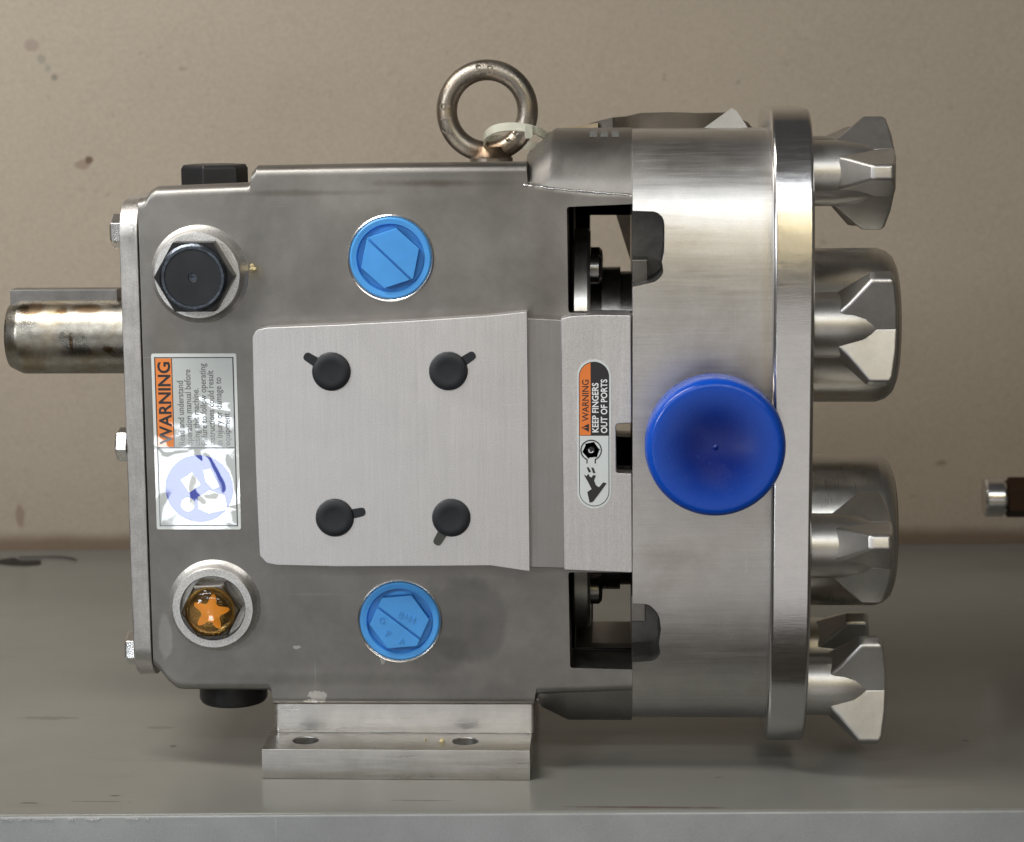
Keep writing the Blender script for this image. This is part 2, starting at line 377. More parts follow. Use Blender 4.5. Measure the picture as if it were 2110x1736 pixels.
for (u, v, rx_, ry_, a_) in ((236, 1640, .004, .0012, .8), (357, 1538, .0022, .003, .7), (1482, 1602, .0035, .001, .5), (1990, 1527, .003, .0015, .7), (100, 1480, .02, .004, .35), (60, 1655, .006, .0012, .7), (200, 1652, .02, .0008, .6), (870, 1650, .02, .0012, .6), (330, 1500, .01, .004, .3)):
    q = shelf_pt(u, v)
    c = tm.mix(tm.math('MULTIPLY', tm.blotch(tuple(q), (rx_, ry_, .01), .5, .55, 220), a_), c, rgb(.04, .032, .028))
tm.l.new(c, tm.b.inputs['Base Color']); tm.l.new(tm.mr(v2, 0.3, 0.7, 0.17, 0.27), tm.b.inputs['Roughness'])
tm.b.inputs['Specular IOR Level'].default_value = 0.38
tm.bump(tm.noise(scale=400, detail=3), 0.08, 0.0005); tm.bump(tm.noise(scale=8, detail=2), 0.10, 0.01)
M['shelf'] = tm.m
lip = bake(box(-1.6, 1.6, yf, yb, -0.045, 0.0), bevel=0.0016, seg=3)
shelf = put('shelf', to_world(lip), M['shelf'], sharp=50)
shelf['label'] = 'grey painted steel shelf with worn front edge under the pump'; shelf['category'] = 'shelf'
lm_ = steel('lit_grey_lip', (0.40, 0.41, 0.42), 0.38, mottle=0.12, mscale=9, grain=0.15, scratch=0.4, metallic=0.35)  # added lighter facing: the brightness of a lit lip put into its colour
put('added_lip_facing', to_world(bake(box(-1.6, 1.6, yf - 0.0012, yf + 0.001, -0.045, -0.0010), bevel=0.0008, seg=2)), lm_, shelf)
# chipped paint along the front edge
chip = None
chips_m = M['bolt']
for (u0, u1, w_) in ((2, 26, 2.2), (38, 62, 1.8), (66, 108, 1.4), (137, 150, 2.0), (176, 205, 1.6), (300, 306, 2.6), (256, 284, 1.0)):
    a = P(u0, 1680, fe.y); 
    p0 = shelf_pt(u0, 1680.5 - u0 * .006); p1 = shelf_pt(u1, 1680.5 - u1 * .006)
    pts = []
    n = 7
    for i in range(n): pts.append((p0.lerp(p1, i / (n - 1)).x, 0.00028 * w_ * random.uniform(0.2, 1.0)))
    for i in reversed(range(n)): pts.append((p0.lerp(p1, i / (n - 1)).x, -0.0004 * w_ * random.uniform(0.2, 1.2)))
    base = sx(fe).y
    bm = bmesh.new(); vs = [bm.verts.new(sx(Vector((x, fe.y, 0))) * 1.0) for x, h in pts]
    for v, (x, h) in zip(vs, pts): v.co.z = -0.0022 + h; v.co.y = yf - 0.0015
    vb = [bm.verts.new(v.co + Vector((0, 0.0006, 0))) for v in vs]
    m_ = len(vs); bm.faces.new(vs); bm.faces.new(vb[::-1])
    for i in range(m_): bm.faces.new((vs[i], vb[i], vb[(i + 1) % m_], vs[(i + 1) % m_]))
    bmesh.ops.recalc_face_normals(bm, faces=bm.faces)
    put('paint_chip', to_world(bm), chips_m, shelf)

wm_ = NT('beige_painted_wall')
a1 = wm_.noise(scale=2.2, detail=3); a2 = wm_.noise(scale=330, detail=3, rough=0.6); a3 = wm_.noise(scale=95, detail=5, rough=0.7); a4 = wm_.noise(scale=28, detail=4)
c = wm_.mix(1.0, rgb(0.345, 0.290, 0.228), wm_.mr(a1, 0.3, 0.7, 0.90, 1.08), 'MULTIPLY')
c = wm_.mix(1.0, c, wm_.mr(a2, 0.3, 0.7, 0.93, 1.07), 'MULTIPLY')
c = wm_.mix(wm_.math('MULTIPLY', wm_.mr(a3, 0.62, 0.72, 0, 1, True), wm_.mr(a4, 0.40, 0.58, 0.0, 0.8, True)), c, rgb(0.20, 0.17, 0.13))
def blw(u, v, ru, rv, col, a, soft=0.3, wob=0.4, n=120):
    global c
    q = wall_pt(u, v)
    c = wm_.mix(wm_.math('MULTIPLY', wm_.blotch(tuple(q), (ru * 0.00041, rv * 0.00041), soft, wob, n), a), c, rgb(*col))
wn_ = SA.to_3x3() @ Vector((0, 1, 0)); wbase = SA @ Vector((0, yb, 0))
def wall_pt(u, v):
    d = pdir(u, v); t = (wbase - CAM).dot(wn_) / d.dot(wn_); return CAM + d * t
blw(64, 94, 15, 13, (0.26, 0.20, 0.16), 0.8)
blw(86, 122, 9, 11, (0.17, 0.18, 0.14), 0.55, 0.5, 0.7)
blw(98, 142, 7, 9, (0.17, 0.18, 0.14), 0.5, 0.5, 0.7)
blw(111, 161, 8, 8, (0.12, 0.12, 0.09), 0.7, 0.5, 0.7)
blw(168, 340, 17, 10, (0.22, 0.16, 0.12), 0.8)
blw(184, 330, 9, 8, (0.09, 0.045, 0.025), 0.9)
blw(42, 1063, 11, 26, (0.17, 0.11, 0.07), 0.6, 0.4, 0.35)
blw(1937, 955, 16, 9, (0.10, 0.06, 0.03), 0.45, 0.7, 0.9)
# uneven brown band where the wall meets the shelf
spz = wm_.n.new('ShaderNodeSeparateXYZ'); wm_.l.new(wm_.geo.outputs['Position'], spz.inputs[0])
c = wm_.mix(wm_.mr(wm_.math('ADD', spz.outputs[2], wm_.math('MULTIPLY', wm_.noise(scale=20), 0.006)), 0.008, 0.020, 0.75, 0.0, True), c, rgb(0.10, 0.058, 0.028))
wm_.l.new(c, wm_.b.inputs['Base Color']); wm_.b.inputs['Roughness'].default_value = 0.5
wm_.bump(a2, 0.25, 0.001); wm_.bump(a4, 0.12, 0.004)
M['wall'] = wm_.m
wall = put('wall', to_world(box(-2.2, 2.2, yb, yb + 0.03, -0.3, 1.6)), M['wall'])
wall['label'] = 'beige painted wall panel with scuffs standing behind the shelf'; wall['category'] = 'wall'
# gouge in the paint of the shelf near the wall
def on_shelf(pts, h=0.0008, y=0.0):
    bm = bmesh.new(); a = []
    for u, v in pts:
        q = shelf_pt(u, v); a.append(bm.verts.new((q.x, q.y, h)))
    b = [bm.verts.new((v.co.x, v.co.y, 0.0002)) for v in a]; n = len(a)
    bm.faces.new(a); bm.faces.new(b[::-1])
    for i in range(n): bm.faces.new((a[i], b[i], b[(i + 1) % n], a[(i + 1) % n]))
    bmesh.ops.recalc_face_normals(bm, faces=bm.faces); return bm
t_ = put('tar_smear', on_shelf([(-20, 1161), (0, 1155), (28, 1151), (36, 1153), (42, 1157), (84, 1156), (84, 1164), (55, 1167), (25, 1166), (0, 1163)]), M['ink'])
t_['label'] = 'black tar smear on the shelf near the wall, left of the pump'; t_['category'] = 'smear'
t_ = put('wire_offcut', tube([shelf_pt(u, v) + Vector((0, 0, 0.001)) for u, v in ((40, 1151), (70, 1151), (100, 1150), (130, 1151), (150, 1154), (157, 1157))], 0.0006, 6, ref=Vector((0, 0, 1))), M['ink'])
t_['label'] = 'thin curved black wire offcut beside the tar smear on the shelf'; t_['category'] = 'wire'

# ------------------------------------------------------------------ the pump
base = P(817, 1607, 0.06); base.z = 0
pump = empty('rotary_pump', base, 'stainless steel rotary lobe pump standing on a milled foot on the grey shelf', 'pump')
xL = X(300, 900, GF); xR = X(1303, 900, GF)
ytop = 0.016
# gear case: tops and bottoms along x
top = [(X(u, v, ytop), Z(u, v, ytop)) for u, v in ((296, 408), (304, 404), (312, 391), (325, 384), (514, 376), (519, 373), (521, 352), (531, 341), (800, 336), (1086, 333), (1089, 366), (1150, 376), (1220, 384), (1310, 387))]
bot = [(X(u, v, ytop), Z(u, v, ytop)) for u, v in ((322, 1372), (336, 1386), (350, 1404), (368, 1419), (380, 1421), (556, 1422), (562, 1428), (566, 1452), (1102, 1453), (1106, 1431), (1310, 1424))]
xs = sorted(set([round(t[0], 5) for t in top + bot] + [xL, xR]))
xs = [x for x in xs if xL <= x <= xR]
secs = [rr_sec(x, GF, 0.13, interp(bot, x), interp(top, x), 0.010, 0.0045, 2.2, 6) for x in xs]
for s_ in secs:                     # the cast top falls away slightly towards the back
    zm = sum(p.z for p in s_) / len(s_)
    for p in s_:
        if p.z > zm: p.z -= max(0, p.y - GF - .008) * .065
cr_b = [(X(u, v, GF), Z(u, v, GF)) for u, v in ((1085, 1412), (1310, 1405))]
case = loft(secs)
def win(pts, y0=-0.05, y1=0.2): return prism(rounded(pg(pts, GF), 0.0015, 3), y0, y1)
cut_up = [(1168, 427), (1330, 420), (1330, 647), (1171, 645)]
cut_lo = [(1171, 1180), (1330, 1180), (1330, 1381), (1175, 1377)]
cut_no = [(1269, 868), (1330, 865), (1330, 970), (1270, 968)]
cav = [(1180, 432), (1330, 428), (1330, 1376), (1183, 1374)]
back_up = [(1216, 441), (1330, 441), (1330, 660), (1216, 660)]
back_lo = [(1222, 1150), (1330, 1150), (1330, 1283), (1222, 1283)]
def bwin(pts): return prism(pg(pts, .128), 0.06, 0.2)
def cuts(): return [win(cut_up, -.05, .05), win(cut_lo, -.05, .05), win(cut_no), bwin(back_up), bwin(back_lo), prism(pg(cav, GF), 0.024, 0.116)]
PLUGS = [P(805, 532, GF), P(824, 1280, GF)]
case = bake(case, cuts() + [lathe(c, '-y', [(.0206, -.0045), (.0206, .01)], 64) for c in PLUGS], 0.0009, 2, 40)
gear_case = put('gear_case', case, M['case'], pump, sharp=28, mat2=M['recess_shade'], inside=lambda c, n: c.x > X(1165, 900, GF) and 0.0135 < c.y < 0.12 and Z(1250, 1390, GF) < c.z < Z(1250, 418, GF))
# flange
ft = [(X(u, v, 0.045), Z(u, v, 0.045)) for u, v in ((1083, 376), (1087, 318), (1100, 306), (1134, 273), (1142, 269), (1310, 267))]
fb = [(X(u, v, 0.045), Z(u, v, 0.045)) for u, v in ((1108, 1440), (1120, 1454), (1165, 1478), (1172, 1481), (1310, 1482))]
cr_f = [(X(u, v, GF), Z(u, v, GF)) for u, v in ((1083, 381), (1150, 391), (1220, 399), (1310, 402))]
fx = sorted(set([t[0] for t in ft + fb] + [xR])); fx = [x for x in fx if ft[0][0] <= x <= xR]
secs = []
for x in fx:
    zt_, zb_ = interp(ft, x), interp(fb, x)
    s_ = rr_sec(x, 0.002, 0.138, zb_, zt_, 0.050, (zt_ - interp(cr_f, x)) * 2.9, 2.5, 14, (interp(cr_b, x) - zb_) * 2.9)
    for p in s_: p.y = max(p.y, 0.0102)
    secs.append(s_)
fl = bake(loft(secs), cuts(), 0.0008, 2, 40)  # flange
put('case_flange', fl, M['case'], pump, sharp=22, mat2=M['recess_shade'], inside=lambda c, n: c.x > X(1165, 900, GF) and 0.0135 < c.y < 0.12 and Z(1250, 1390, GF) < c.z < Z(1250, 418, GF))
seam = []
for i in range(60):
    t = i / 59; u = 1080 + 221 * t; v = 381 + 22 * t ** .8
    q = P(u, v, GF + .0002); seam.append(q + Vector((0, random.uniform(-.0003, .0003), random.uniform(-.0003, .0003))))
put('weld_seam', tube(seam, [random.uniform(.0003, .0007) for _ in seam], 8), M['bolt'], pump, sharp=60)  # weld bead set in bright steel to carry the glare along the crease
# mounting pad, groove and strip
pad_o = rounded(pg([(520, 695), (528, 681), (548, 676), (700, 670), (850, 662), (1000, 652), (1086, 643), (1092, 1178), (1010, 1166), (880, 1167), (700, 1168), (570, 1165), (549, 1161), (535, 1145), (528, 1000), (522, 800)], PF),
                [.001, .001, .001, 0, 0, 0, .0005, .0005, 0, 0, 0, .001, .001, .001, 0, 0], 3)
put('mounting_pad', bake(prism(pad_o, PF, GF + 0.003), bevel=0.0011, seg=3, ang=45), M['pad'], pump)
gr_o = pg([(1084, 656), (1162, 660), (1166, 1172), (1090, 1170)], 0.0045)
put('pad_groove', bake(prism(gr_o, 0.0045, GF + 0.003), bevel=0.0006), M['groove'], pump)
st_o = pg([(1156, 657), (1180, 651), (1230, 649), (1300, 650), (1303, 1181), (1162, 1175)], 0.0)
strip = bake(prism(rounded(st_o, 0.0008, 2), -0.0004, 0.024), [win(cut_no)], 0.0009, 2, 45)
put('flange_pad', strip, M['pad'], pump)
# shafts and seal parts seen through the windows
for nm, (vc,) in (('upper', (668,)), ('lower', (1098,))):
    zc = Z(1250, vc, YA); xa = X(1160, vc, GF); xb = X(1320, vc, GF)
    put('rotor_shaft', lathe((xa, YA, zc), 'x', [(0.0235, 0), (0.0235, xb - xa)]), M['dark'], pump)
    xd0, xd1 = X(1178, vc, YA - .04), X(1216, vc, YA - .04)
    rt = put('seal_retainer', lathe((xd0, YA, zc), 'x', [(0.049, 0), (0.052, 0.0015), (0.052, xd1 - xd0 - .0015), (0.0505, xd1 - xd0)], 64), M['hump'], pump)
    for dy, dz in ((-0.026, 0.026), (-0.026, -0.026), (0.026, 0.026), (0.026, -0.026)):
        if nm == 'upper': dz += 0.006
        put('socket_screw', lathe((xd1, YA + dy, zc + dz), 'x', [(0.0078, 0), (0.0078, .0045), (0.006, .0062), (0.002, .0066)], 16), M['dark'], rt)
    put('seal_sleeve', lathe((xd1 + .006, YA, zc), 'x', [(0.031, 0), (0.031, .010), (0.0285, .0101), (0.0285, .0160)], 48), M['dark'], pump)

# housing
hx0, hx1 = X(1303.5, 900, HF), X(1590, 900, HF)
hzt, hzb = Z(1450, 269, 0.04), Z(1450, 1479, 0.04)
HB = 0.100
hou = loft([rr_sec(x, HF, 0.141, hzb, hzt, 0.050, HB, 2.5, 20) for x in (hx0, hx1)])
pk1 = rounded(pg([(1280, 436), (1352, 438), (1370, 452), (1369, 520), (1364, 540), (1368, 565), (1352, 582), (1303, 592), (1280, 592)], HF), [0, .002, .004, 0, 0, .002, .003, .001, 0], 4)
pk2 = rounded(pg([(1280, 1244), (1338, 1246), (1358, 1268), (1362, 1300), (1358, 1330), (1361, 1352), (1350, 1368), (1306, 1371), (1280, 1371)], HF), [0, .003, .003, 0, 0, 0, .003, 0, 0], 4)
hou = bake(hou, [prism(pk1, -0.03, 0.046), prism(pk2, -0.03, 0.046)], 0.0008, 2, 40)
put('rotor_housing', hou, M['housing'], pump, mat2=M['recess_shade'], inside=lambda c, n: 0.004 < c.y < 0.05 and c.x < X(1380, 900, GF) and hzb + .012 < c.z < hzt - .012)
# small dark steps inside the pockets
q = P(1318, 548, 0.03); put('dowel_pin', bake(box(q.x - .004, q.x + .004, 0.02, 0.046, q.z - .008, q.z + .004), bevel=.0006), M['dark'], pump)
q = P(1316, 1253, 0.01); put('dowel_pin', bake(box(q.x - .004, q.x + .0035, 0.004, 0.046, q.z - .006, q.z + .008), bevel=.0006), M['dark'], pump)
# cover
cx0, cx1 = X(1591, 900, CF), X(1676, 900, CF)
czt, czb = Z(1615, 223, 0.035), Z(1615, 1524, 0.035)
csecs = []
for x in (cx0, cx1): csecs.append(rr_sec(x, CF, 0.152, czb, czt, 0.054, 0.112, 2.4, 24))
put('end_cover', bake(loft(csecs), bevel=0.0022, seg=4, ang=50), M['cover'], pump, sharp=40)
# cover domes over the rotor nuts
for vc, ue in ((670, 1856), (1091, 1850)):
    zc = Z(1760, vc, YA); r = 0.0415; xe = X(ue, vc, YA - 0.02)
    L = xe - cx1
    put('cover_dome', lathe((cx1 - .001, YA, zc), 'x', [(r + .006, 0), (r + .0025, 0.0015), (r, .005), (r, L - .010), (r - .0015, L - .0055), (r - .0045, L - .002), (r - .009, L), (0.001, L + .0004)], 72), M['hump'], pump, sharp=50)
# wing nuts
def wing_nut_mesh():
    L = X(1838, 600, 0.02) - cx1
    hub = lathe((0, 0, 0), 'x', [(0.0160, 0), (0.0170, 0.0008), (0.0170, L * 0.35), (0.0156, L * .62), (0.0115, L * .95), (0.0105, L * 1.0)], 36)
    wings = []
    for k in range(3):
        a = 2 * math.pi * k / 3
        # outline in (x, r); half thickness falls with r and is fuller to the right
        prof = [(L * .30, .006), (L * .31, .0155), (L * .42, .0200), (L * .665, .0318), (L * .70, .0325), (L * .93, .0325), (L * .965, .0300), (L * 1.005, .018), (L * 1.02, .006)]
        bm = bmesh.new(); A = []; B = []
        def ht(x, r):
            root = 0.0095 + 0.0036 * min(1, x / L)
            return max(0.0036, root + (0.0038 - root) * min(1, max(0, (r - .008) / (.0325 - .008))))
        for x, r in prof:
            h = ht(x, r)
            for lst, s in ((A, 1), (B, -1)):
                y = r * math.cos(a) - s * h * math.sin(a); z = r * math.sin(a) + s * h * math.cos(a)
                lst.append(bm.verts.new((x, -y, z)))
        n = len(prof); bm.faces.new(A); bm.faces.new(B[::-1])
        for i in range(n): bm.faces.new((A[i], B[i], B[(i + 1) % n], A[(i + 1) % n]))
        bmesh.ops.recalc_face_normals(bm, faces=bm.faces)
        wings.append(bake(bm, bevel=0.0019, seg=3, ang=25))
    return hub, wings
hub0, wings0 = wing_nut_mesh()
NUT = [(357, 0.032, 3, 1750), (670, 0.014, 57, 1750), (1125, 0.014, 15, 1745), (1408, 0.032, 60, 1740), (357, 0.108, -95, 0), (1408, 0.108, 45, 0)]
hub_me = bpy.data.meshes.new('hub'); 
for f in hub0.faces: f.smooth = True
hub0.to_mesh(hub_me); hub_me.set_sharp_from_angle(angle=R(40)); hub_me.materials.append(M['nut'])
wing_me = []
for w in wings0:
    me = bpy.data.meshes.new('wing')
    for f in w.faces: f.smooth = True
    w.to_mesh(me); me.set_sharp_from_angle(angle=R(40)); me.materials.append(M['nut']); wing_me.append(me)
zs = {}
for vc, y, ang, _ in NUT:
    if _: zs[vc] = Z(_, vc, y)
    z = zs[vc]
    h = bpy.data.objects.new('wing_nut', hub_me); COL.objects.link(h); h.parent = pump
    wnm(h); h.location = Vector((cx1, y, z)) - pump.location; h.rotation_euler = (-R(ang), 0, 0)
    for me in wing_me:
        w = bpy.data.objects.new('wing', me); COL.objects.link(w); w.parent = h; wnm(w)
# port stub and protective cap
pc = P(1475, 925, -0.040)
put('port_stub', lathe((pc.x, HF + .002, P(1475, 925, -0.02).z), '-y', [(0.036, 0), (0.0335, .002), (0.0315, .006), (0.0305, .020), (0.0295, .0215)], 64), M['housing'], pump)
prof = [(0.0325, -0.024), (0.0340, -0.0235), (0.0350, -0.020), (0.0352, -.009), (0.0350, -.0055), (0.0344, -.0030), (0.0334, -.0012), (0.0322, -.0003), (0.0308, 0.0)]
prof += [(r_ * .0308 / 16, -.0036 * (1 + math.cos(math.pi * r_ / 16)) / 2) for r_ in range(15, 0, -1)] + [(0.0011, -.0036), (0.0006, -.0030), (0.0, -.0030)]
tcap = NT('deep_blue_port_cap'); tcap.b.inputs['Roughness'].default_value = .22
mid_shade = tcap.blotch((pc.x, -.04, pc.z), (.036, .036), .75, .05, 40)      # painted shade: dark over the port, rim lighter as if lit through
cc_ = tcap.mix(mid_shade, rgb(0.004, 0.075, 0.50), rgb(0.001, 0.016, 0.19))
cc_ = tcap.mix(tcap.mr(tcap.noise(scale=500, detail=3), .68, .74, 0, .35), cc_, rgb(.05, .12, .35))
tcap.l.new(cc_, tcap.b.inputs['Base Color']); tcap.bump(tcap.noise(scale=30, detail=2), .03, .002)
tcap.l.new(tcap.mr(tcap.noise(scale=90, detail=4), .3, .7, .16, .32), tcap.b.inputs['Roughness'])
tcap.b.inputs['Subsurface Weight'].default_value = .25; tcap.b.inputs['Subsurface Scale'].default_value = .006; tcap.b.inputs['Specular IOR Level'].default_value = .4
M['cap'] = tcap.m
capo = put('port_cap', lathe((pc.x, -0.040, pc.z), '-y', prof, 96), M['cap'], None, sharp=60, origin=(pc.x, -0.016, pc.z))
capo['label'] = 'round deep blue plastic protective cap pushed over the pump port'; capo['category'] = 'cap'
# left cover plate and bolts
px0, px1 = X(266, 900, GF + .004) , X(300, 900, GF + .004)
pzt, pzb = Z(280, 408, 0.03), Z(312, 1387, 0.03)
put('rear_cover_plate', bake(loft([rr_sec(x, GF + .001, 0.13, pzb, pzt, 0.020, 0.018, 2.0, 8) for x in (px0 - .001, px1 - .0001)]), bevel=0.0007, seg=3, ang=40), M['plate'], pump)
for (u, v, y, rot) in ((246, 477, 0.024, 0.0), (258, 916, 0.018, 0.35), (284, 1335, 0.024, 0.1)):
    z = Z(u, v, y)
    put('hex_bolt', bake(lathe((px0 - .001, y, z), '-x', [(0.0093, 0), (0.0093, .0052), (0.0075, .0064)], 6, phase=rot), bevel=.0004), M['bolt'], pump)
# drive shaft with key
zc = Z(130, 692, YA); xe = X(5, 692, YA - .02)
L = px0 - xe
SR = (Z(130, 614, YA) - zc)
shaft = put('drive_shaft', lathe((px0, YA, zc), '-x', [(SR, -0.004), (SR, L - .008), (SR * .985, L - .006), (SR * .86, L - .0008), (SR * .84, L)], 64), M['shaft'], pump)
kx0, kx1 = X(22, 600, YA - .004), X(243, 600, YA - .004)
put('shaft_key', bake(box(kx0, kx1, YA - .006, YA + .006, zc + SR - .004, Z(130, 597, YA - .006)), bevel=.0006), M['key'], shaft)
# top and bottom black hex plugs
for u0, u1, v0, v1, ax in ((373, 512, 339, 382, 'z'), (413, 551, 1418, 1462, '-z')):
    yy = 0.05
    a = P(u0, (v0 + v1) / 2, yy); b = P(u1, (v0 + v1) / 2, yy); r = (b.x - a.x) / 2
    zt_ = Z((u0 + u1) / 2, v0, yy if ax == 'z' else GF + .02); zb_ = Z((u0 + u1) / 2, v1, yy - r if ax == '-z' else yy)
    if ax == 'z':
        bm = lathe(((a.x + b.x) / 2, yy, zt_), 'z', [(r * .9, -.014), (r, -.013), (r, -.0022), (r * .93, 0), (0.001, 0)], 6, phase=0.35)
    else:
        bm = lathe(((a.x + b.x) / 2, yy, zb_), '-z', [(r, -.02), (r, -.002), (r * .94, 0)], 40)
    put('pipe_plug', bake(bm, bevel=.0006), M['blackplug'], pump)
# boss with black hex breather
def ring_boss(u, v, r_px, yfront, hole, mat, name):
    c = P(u, v, yfront); r = r_px * 0.000247
    prof = [(r * 1.13, -(yfront - GF) * -1 - 0.001)]
    d = GF - yfront
    pr = [(r * 1.16, -d - .001), (r * 1.06, -d + .0015), (r * 1.01, -d * .55), (r, -.0012), (r - .0008, 0), (hole + .0004, 0), (hole, -.0004), (hole, -.006), (0.0005, -.006)]
    return c, put(name, lathe(c, '-y', pr, 72), mat, pump, sharp=45)
c1, b1 = ring_boss(406, 568, 92, 0.002, 0.0060, M['boss'], 'breather_boss')
hx = bake(lathe((c1.x, 0.003, c1.z), '-y', [(0.0206, 0), (0.0206, .006), (0.0204, .0115)], 6), [lathe((c1.x, 0.003 - .013, c1.z), 'y', [(.0021, 0), (.0021, .009)], 20)], bevel=.0004)
# domed chamfer at the front of the hexagon
pl = put('breather_plug', hx, M['blackplug'], pump)
fc = Vector((c1.x, 0.003 - .0115, c1.z))
put('plug_rim', lathe(fc, '-y', [(0.0176, -.001), (0.0172, .0012), (0.0160, .0022), (0.0146, .0022), (0.0144, .0012)], 56), M['bolt'] if False else steel('blued_steel', (0.11, 0.125, 0.15), 0.33, mottle=0.35, mscale=120, grain=0.3, gscale=500), pl)
put('plug_face', lathe(fc, '-y', [(0.0145, .0), (0.0144, .0017), (0.0024, .0018), (0.0021, .0015), (0.0021, -0.001)], 56, close=False), M['rubber'], pl)
# sight glass
c2, b2 = ring_boss(438, 1254, 89, 0.003, 0.0170, M['boss'], 'sight_glass_boss')
sg = put('sight_glass', bake(lathe((c2.x, 0.008, c2.z), '-y', [(0.0160, 0), (0.0160, .011), (0.0150, .012)], 6, phase=0.05), bevel=.0005, seg=2), M['amber'], pump)
sc_ = Vector((c2.x, 0.008 - .012, c2.z))
rim = lathe(sc_, '-y', [(0.0132, -.0005), (0.0132, .0008), (0.0124, .0010), (0.0120, .0004)], 48)
put('glass_rim', rim, steel('gilt_rim', (.26, .15, .04), .25, mottle=.3), sg)
star = []
for k in range(50):
    a = 2 * math.pi * k / 50; star.append((sc_.x + (0.0066 + 0.0023 * math.cos(5 * (a - 0.15)) + .0005 * math.cos(10 * (a - .15))) * math.cos(a) + .0006, sc_.z + (0.0066 + 0.0023 * math.cos(5 * (a - .15)) + .0005 * math.cos(10 * (a - .15))) * math.sin(a)))
put('reflector_star', prism(star, sc_.y - .0006, sc_.y + .0002), M['glow'], sg)
gm = bpy.data.materials.new('clear_glass'); gm.use_nodes = True; gb = gm.node_tree.nodes['Principled BSDF']
gb.inputs['Transmission Weight'].default_value = 1; gb.inputs['Roughness'].default_value = 0.03; gb.inputs['IOR'].default_value = 1.35; gb.inputs['Base Color'].default_value = (1, .97, .9, 1)
put('glass_lens', lathe(sc_, '-y', [(0.0118, 0.0007), (0.0112, .0022), (0.0095, .0036), (0.0065, .0048), (0.003, .0054), (0.0002, .0055)], 48), gm, sg)
for a in range(5):
    aa = a * 2 * math.pi / 5 + 0.5
    put('rivet', lathe((sc_.x + .0112 * math.cos(aa), sc_.y - .0006, sc_.z + .0112 * math.sin(aa)), '-y', [(0.0007, 0), (0.0005, .0006), (0.0001, .0008)], 8), M['bolt'], sg)

def clip(pts, fn):  # keep the half plane fn>=0
    out = []
    for i in range(len(pts)):
        a, b = pts[i - 1], pts[i]; fa, fb2 = fn(a), fn(b)
        if (fa >= 0) != (fb2 >= 0): t = fa / (fa - fb2); out.append((a[0] + (b[0] - a[0]) * t, a[1] + (b[1] - a[1]) * t))
        if fb2 >= 0: out.append(b)
    return out
# blue plugs
def blue_plug(u, v, ang, marks):
    c = P(u, v, GF); r = 0.0212
    ring = put('plug_bore', lathe(c, '-y', [(r + .0012, -.002), (r + .0012, .0006), (r + .0006, .0010), (r, .0006), (r, -.001)], 72, close=False), M['bolt'], pump)
    bp = put('threaded_plug', lathe(c, '-y', [(r - .0008, -.004), (r - .0008, .0), (r - .0002, .0008), (r - .001, .0014), (r - .0035, .0010), (0.0176, .0002), (0.0170, -.0022), (0.001, -.0024)], 72), M['blueplug'], pump, 'light blue plastic thread plug with slotted hexagon')
    hexo = [(c.x + .0158 * math.cos(ang + k * math.pi / 3), c.z + .0158 * math.sin(ang + k * math.pi / 3)) for k in range(6)]
    sa = R(-44) if marks is None else R(-38); nx, nz = -math.sin(sa), math.cos(sa)
    for sg_ in (1, -1):
        half = clip(hexo, lambda p: sg_ * ((p[0] - c.x + .0008) * nx + (p[1] - c.z) * nz) - .00055)
        put('hexagon_half', bake(prism(half, c.y - .0030, c.y + .0024), bevel=.00035), M['blueplug'], bp)
    put('hexagon_web', prism(clip(hexo, lambda p: 1), c.y - .0012, c.y + .0023), M['blueplug'], bp)
    if marks:
        bm = None
        for s, dx, dz, rot, size in marks:
            t = text_bm(s, size, (c.x + dx, c.z + dz), rot, c.y - .0031, 0.0003)
            bm = t if bm is None else join(bm, t)
        put('moulded_mark', bm, M['blueplug'], bp)
blue_plug(805, 532, R(18), None)
blue_plug(824, 1280, R(5), [('B+H', -.0012, .0032, R(-22), .0052), ('G', -.0112, .0002, R(-10), .0048), ('P', -.0080, -.0070, R(-20), .005), ('A', -.0005, -.0112, R(-10), .0045)])
# black rubber plugs in the pad
for (u, v, a, lab) in ((683, 766, 148, 0), (924, 765, 33, 0), (690, 1067, 12, 0), (930, 1067, 240, 1)):
    c = P(u, v, PF)
    o = put('rubber_plug', lathe(c, '-y', [(.0100, -.002), (.0100, .0008), (.0094, .0020), (.0080, .0027), (.0060, .0028), (.0052, .0024), (.0008, .0024)], 48), M['rubber'], pump)
    tb = rounded([(-.0028, -.0026), (.0056, -.0022), (.0056, .0022), (-.0028, .0026)], [.0002, .0021, .0021, .0002], 4)
    ca, sn = math.cos(R(a)), math.sin(R(a)); oc = (c.x + .0108 * ca, c.z + .0108 * sn)
    pts = [(oc[0] + x * ca - z * sn, oc[1] + x * sn + z * ca) for x, z in tb]
    put('pull_tab', bake(prism(pts, PF - (.0014 if lab else .0005), PF + .001), bevel=.0003), M['rubber'] if not lab else plain('grey_rubber', (.06, .062, .055), .5), o)
# machined hole mark by each plug is part of the pad's finish

